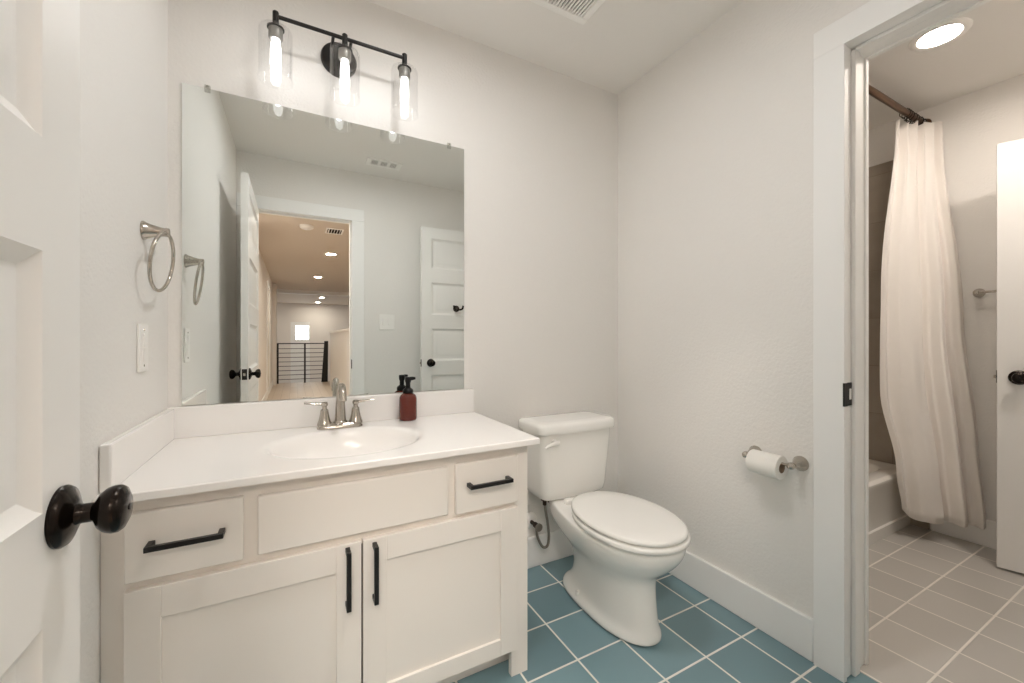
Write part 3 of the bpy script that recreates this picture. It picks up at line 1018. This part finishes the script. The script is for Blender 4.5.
# ------------------------------------------------------------------ bathtub
TB = thing('bathtub', 'white alcove bathtub behind the shower curtain', 'bathtub', (2.82, -0.32, 0))
tx0, tx1, ty0, ty1, tz = RW2 + 0.002, FAR - 0.0115, -0.700, 0.0485, 0.338
bm = nb()
cxx, cyy = (tx0 + tx1) / 2, (ty0 + ty1) / 2
hx, hy = (tx1 - tx0) / 2, (ty1 - ty0) / 2
N6 = 6
rings = [rrect(cxx, cyy + 0.008, hx, hy - 0.008, 0.01, 0.0005, N6), rrect(cxx, cyy + 0.008, hx, hy - 0.008, 0.01, 0.060, N6), rrect(cxx, cyy + 0.012, hx, hy - 0.012, 0.01, 0.066, N6),
         rrect(cxx, cyy + 0.010, hx, hy - 0.010, 0.01, 0.27, N6), rrect(cxx, cyy, hx, hy, 0.012, 0.312, N6), rrect(cxx, cyy, hx, hy, 0.012, 0.326, N6), rrect(cxx, cyy + 0.004, hx - 0.003, hy - 0.004, 0.012, 0.335, N6), rrect(cxx, cyy + 0.010, hx - 0.008, hy - 0.010, 0.012, tz, N6)]
loft(bm, rings, True, False)
rim = rings[-1]
link('apron', bm, M_TUB, TB, True, angle=40)
bm = nb()
rings = [rim, rrect(cxx, cyy, hx - 0.09, hy - 0.085, 0.12, tz, N6), rrect(cxx, cyy, hx - 0.10, hy - 0.095, 0.12, tz - 0.008, N6), rrect(cxx, cyy, hx - 0.115, hy - 0.105, 0.12, tz - 0.05, N6), rrect(cxx, cyy, hx - 0.16, hy - 0.13, 0.13, 0.09, N6), rrect(cxx, cyy, hx - 0.21, hy - 0.18, 0.12, 0.06, N6)]
loft(bm, rings, False, True)
link('basin', bm, M_TUB, TB, True, angle=60)

# curtain rod
ry_, rz_ = -0.745, 2.352
CR = thing('curtain_rod', 'bronze shower curtain rod under the tub room ceiling', 'curtain rod', (2.83, ry_, rz_))
bm = nb(); tube(bm, [(RW2 + 0.004, ry_, rz_), (FAR - 0.012, ry_, rz_)], 0.016, 20)
link('rod', bm, M_ROD, CR)
for x, s in ((RW2 + 0.0005, 1), (FAR - 0.0115, -1)):
    bm = nb(); lathe(bm, [(0, 0), (0.030, 0), (0.030, 0.006), (0.022, 0.016), (0.017, 0.022), (0, 0.022)], (x, ry_, rz_), (s, 0, 0), 24)
    link('flange', bm, M_ROD, CR)

# shower curtain: folds gathered at the far end of the rod
def curtain_pt(s, v):
    """s along the cloth 0..1, v from top 0 to bottom 1"""
    z = 2.315 - v * (2.315 - 0.112)
    def lerpkey(keys, t):
        for (t0, a), (t1, b) in zip(keys, keys[1:]):
            if t <= t1:
                f = (t - t0) / (t1 - t0)
                f = f * f * (3 - 2 * f)
                return Vector(a).lerp(Vector(b), f)
        return Vector(keys[-1][1])
    L = lerpkey([(0, (3.335, -0.697)), (0.42, (3.285, -0.655)), (0.68, (3.255, -0.662)), (0.88, (3.285, -0.724)), (1.0, (3.330, -0.732))], v)
    R = lerpkey([(0, (3.560, -0.826)), (0.5, (3.570, -0.915)), (0.8, (3.570, -0.968)), (1.0, (3.565, -0.998))], v)
    d = R - L
    nrm = Vector((d.y, -d.x)).normalized()          # towards the camera side
    if nrm.x > 0:
        nrm = -nrm
    # a broad panel, then two deep folds; at the header the cloth is pleated finer
    keys = [(0.0, -0.004), (0.05, 0.012), (0.09, -0.006), (0.22, 0.020), (0.34, 0.030), (0.46, 0.020), (0.535, -0.042), (0.59, -0.014), (0.68, 0.034), (0.75, 0.012), (0.79, -0.050), (0.84, -0.01), (0.90, 0.026), (0.96, 0.004), (1.0, -0.02)]
    w = 0.0
    for (s0, a), (s1, b) in zip(keys, keys[1:]):
        if s <= s1:
            f = (s - s0) / (s1 - s0)
            f = f * f * (3 - 2 * f)
            w = a + (b - a) * f
            break
    g = min(1.0, v / 0.35)
    pleat = 0.017 * math.sin(2 * PI * 5.5 * s + 0.6) * (1 - g) ** 1.5
    ripple = 0.004 * math.sin(2 * PI * 3.1 * v + 9 * s) * (v * (1 - v) * 2)
    q = L + d * s + nrm * (w * (0.35 + 0.75 * v) + pleat + ripple)
    return q.x, q.y, z
bm = nb()
NS, NV = 150, 46
grid = []
for i in range(NS + 1):
    col = []
    for j in range(NV + 1):
        v = j / NV
        s = i / NS
        x, y, z = curtain_pt(s, v)
        x = min(x, FAR - 0.020)
        if v > 0.86:
            z += 0.05 * max(0, 1 - s / 0.16) ** 2 * ((v - 0.86) / 0.14) ** 2
        z += 0.010 * math.sin(2 * PI * 5 * s) * max(0, 0.04 - v) / 0.04
        col.append(bm.verts.new((x, y, z)))
    grid.append(col)
for i in range(NS):
    for j in range(NV):
        bm.faces.new((grid[i][j], grid[i + 1][j], grid[i + 1][j + 1], grid[i][j + 1]))
SC = link('shower_curtain', bm, M_CLOTH, None, True, angle=180)
tag(SC, 'white fabric shower curtain gathered at the far end of the rod', 'shower curtain')
md = SC.modifiers.new('thick', 'SOLIDIFY'); md.thickness = 0.0015; md.offset = 0

ring0 = None
for k, x in enumerate((3.325, 3.352, 3.383, 3.417, 3.455, 3.500, 3.545)):
    if ring0 is None:
        r = thing('curtain_ring', 'dark bronze curtain ring on the rod above the gathered curtain', 'curtain ring', (x, ry_, rz_), 'curtain rings on the rod')
        bm = nb()
        torus(bm, (x, ry_, rz_ - 0.006), 0.0225, 0.0018, (1, 0.15, 0), 32, 8)
        lp = link('loop', bm, M_BRONZE, r)
        bm = nb()
        tube(bm, smooth_path([(x, ry_ - 0.004, rz_ - 0.028), (x, ry_ - 0.010, rz_ - 0.038), (x, ry_ - 0.003, rz_ - 0.050), (x, ry_ + 0.005, rz_ - 0.042)]), 0.0018, 8)
        link('hook', bm, M_BRONZE, r)
        bm = nb()
        for q in range(5):
            aa = (q - 2) * 0.42
            lathe(bm, [(0, -0.0035), (0.0025, -0.0025), (0.0036, 0), (0.0025, 0.0025), (0, 0.0035)], (x, ry_ + 0.0225 * math.sin(aa), rz_ - 0.006 + 0.0225 * math.cos(aa)), (0, 0, 1), 10)
        link('roller_balls', bm, M_BRONZE, r)
        ring0 = r
    else:
        r = copy_tree(ring0)
        r.location.x = x
        r.rotation_euler.z = random.uniform(-0.5, 0.5)

# towel bar
TBR = thing('towel_bar', 'brushed nickel towel bar on the far wall behind the half open door', 'towel bar', (FAR, -1.2, 1.35))
for y in (-0.955, -1.45):
    bm = nb()
    lathe(bm, [(0, 0), (0.024, 0), (0.024, 0.003), (0.020, 0.008), (0.013, 0.024), (0.009, 0.038), (0.010, 0.046), (0.0115, 0.054), (0.010, 0.061), (0, 0.064)], (FAR - 0.0005, y, 1.350), (-1, 0, 0), 28)
    link('post', bm, M_NICK, TBR)
bm = nb(); tube(bm, [(FAR - 0.052, -0.945, 1.350), (FAR - 0.052, -1.46, 1.350)], 0.0065, 14)
link('bar', bm, M_NICK, TBR)

# ------------------------------------------------------------------ hallway beyond the entry (seen in the mirror)
HY = -10.1
bm = nb(); box(bm, -0.2, 4.2, HY, FW2, -0.1, 0.0)
struct('floor_hall', bm, M_WOOD, 'light wood hallway floor, seen in the mirror', 'floor')
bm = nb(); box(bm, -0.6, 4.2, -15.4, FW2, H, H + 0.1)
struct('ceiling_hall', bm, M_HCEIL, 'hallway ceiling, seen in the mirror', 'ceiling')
bm = nb(); box(bm, -0.22, -0.1, -9.6, FW2, 0, H); box(bm, -0.6, -0.02, -10.0, -9.6, 0.0, H); box(bm, -0.7, -0.6, -15.4, -10.0, -2.7, H)
struct('wall_hall_left', bm, M_HALL, 'hallway wall seen through the doorway in the mirror', 'wall')
bm = nb(); box(bm, 4.2, 4.3, -15.4, FW2, -2.7, H)
struct('wall_hall_right', bm, M_HALL)
bm = nb(); box(bm, RW2, 4.3, FW2 - 0.05, FW2, 0, H)
struct('wall_hall_near', bm, M_HALL)
bm = nb()
wx0, wx1, wz0, wz1 = 0.24, 0.88, -0.55, 1.75
box(bm, -0.7, wx0, -15.55, -15.4, -2.7, H); box(bm, wx1, 4.3, -15.55, -15.4, -2.7, H)
box(bm, wx0, wx1, -15.55, -15.4, wz1, H); box(bm, wx0, wx1, -15.55, -15.4, -2.7, wz0)
struct('wall_hall_end', bm, M_HALL, 'end wall of the hallway with a window, seen in the mirror', 'wall')
bm = nb(); box(bm, -0.7, 4.3, -15.55, HY, -2.8, -2.7)
struct('floor_stairwell', bm, M_WOOD)
bm = nb(); box(bm, -0.6, 4.2, -10.9, -10.75, H - 0.10, H - 0.001)
struct('trim_3', bm, M_TRIM, 'white ceiling beam across the hallway, seen in the mirror', 'beam')
bm = nb(); box(bm, -0.6, 4.2, HY, HY + 0.02, -0.3, 0.0)
struct('trim_4', bm, M_TRIM)
bm = nb(); box(bm, -0.1, -0.085, -9.6, FW2 - 0.02, 0, 0.13)
struct('baseboard_hall', bm, M_TRIM, 'white hallway baseboard, seen in the mirror', 'baseboard')
bm = nb(); box(bm, -0.1, -0.08, -7.3, -7.2, 0, 2.1); box(bm, -0.1, -0.08, -8.2, -8.1, 0, 2.1); box(bm, -0.1, -0.08, -8.2, -7.2, 2.1, 2.2)
struct('trim_5', bm, M_TRIM, 'white door casing on the hallway wall, seen in the mirror', 'trim')
# glazed door at the far end
bm = nb()
yw0, yw1 = -15.46, -15.41
gx0, gx1, gz0, gz1 = 0.40, 0.84, 1.10, 1.62
box(bm, wx0, gx0, yw0, yw1, wz0, wz1); box(bm, gx1, wx1, yw0, yw1, wz0, wz1)
box(bm, gx0, gx1, yw0, yw1, gz1, wz1); box(bm, gx0, gx1, yw0, yw1, wz0, gz0)
w1 = struct('door_4', bm, M_TRIM, 'white door with a bright glass pane at the end of the hallway, seen in the mirror', 'door')
bm = nb(); box(bm, gx0, gx1, yw0 + 0.01, yw0 + 0.02, gz0, gz1)
link('pane', bm, M_SKYPANE, w1, False)
# half wall by the stairs
bm = nb(); box(bm, 1.10, 1.22, -8.75, -4.2, 0, 1.24)
pw = struct('wall_stair_half', bm, M_HALL, 'white half wall beside the stairs, seen in the mirror', 'wall')
pw.data.materials[0] = M_TRIM
bm = nb(); box(bm, 1.08, 1.24, -8.77, -4.18, 1.24, 1.27)
struct('trim_6', bm, M_TRIM)
# stair railing
RL = thing('stair_railing', 'black horizontal bar stair railing at the end of the hallway, seen in the mirror', 'railing', (0.45, -9.95, 0))
bm = nb(); box(bm, -0.02, 1.06, -9.97, -9.93, 0.985, 1.01)
link('top_rail', bm, M_BLACK, RL, False)
for x in (0.0, 0.60):
    bm = nb(); box(bm, x - 0.02, x + 0.02, -9.97, -9.93, 0, 0.985)
    link('post', bm, M_BLACK, RL, False)
for k in range(8):
    z = 0.10 + k * 0.11
    bm = nb(); tube(bm, [(-0.02, -9.95, z), (1.05, -9.95, z)], 0.007, 8)
    link('bar', bm, M_BLACK, RL)
bm = nb()
r0 = [(0.98, -9.96, 0.0), (1.13, -9.96, 0.0), (1.13, -9.90, 0.0), (0.98, -9.90, 0.0)]
r1 = [(1.05, -9.96, 1.06), (1.14, -9.96, 1.06), (1.14, -9.90, 1.06), (1.05, -9.90, 1.06)]
loft(bm, [r0, r1])
link('newel_post', bm, M_BLACK, RL, False)
# ceiling fittings of the hallway
SD = thing('smoke_detector', 'round white smoke detector on the hallway ceiling, seen in the mirror', 'smoke detector', (0.49, -3.69, H))
bm = nb(); lathe(bm, [(0, -0.0005), (0.075, -0.0005), (0.078, -0.008), (0.073, -0.028), (0.055, -0.040), (0, -0.043)], (0.49, -3.69, H), seg=40)
link('housing', bm, M_PLATE, SD)
bm = nb(); lathe(bm, [(0, -0.042), (0.018, -0.042), (0.016, -0.047), (0, -0.048)], (0.49, -3.69, H), seg=20)
link('test_button', bm, M_PLATE, SD)
register('ceiling_register', 'square dark air register on the hallway ceiling, seen in the mirror', (0.80, -3.80, H), 0.20, 0.26, 5)
labs = ['nearest hallway ceiling light, beyond the smoke detector in the mirror', 'second hallway ceiling light, in front of the white beam in the mirror',
        'third hallway ceiling light, just past the white beam in the mirror', 'farthest hallway ceiling light, above the end wall in the mirror']
r0 = None
for (x, y), lab in zip(((0.87, -5.28), (0.81, -7.97), (1.14, -12.6), (1.11, -14.6)), labs):
    if r0 is None:
        r0 = recessed('recessed_light', lab, (x, y, H), M_LENSH, 'hallway ceiling lights')
    else:
        r = copy_tree(r0)
        r.location = (x, y, H)
        r['label'] = lab
for x, lm, lab in ((0.02, M_FILLN[0], 'added hallway fill light nearest the left wall just outside the entry door'), (0.26, M_FILLN[1], 'added hallway fill light a step beyond the entry door, left of its pair'),
                   (0.62, M_FILLN[2], 'added hallway fill light a step beyond the entry door, right of its pair')):
    recessed('recessed_light', lab, (x, -2.42 if x < 0.1 else -3.15, H), lm, 'hallway ceiling lights')  # unseen fill lamps, added to throw light in through the entry
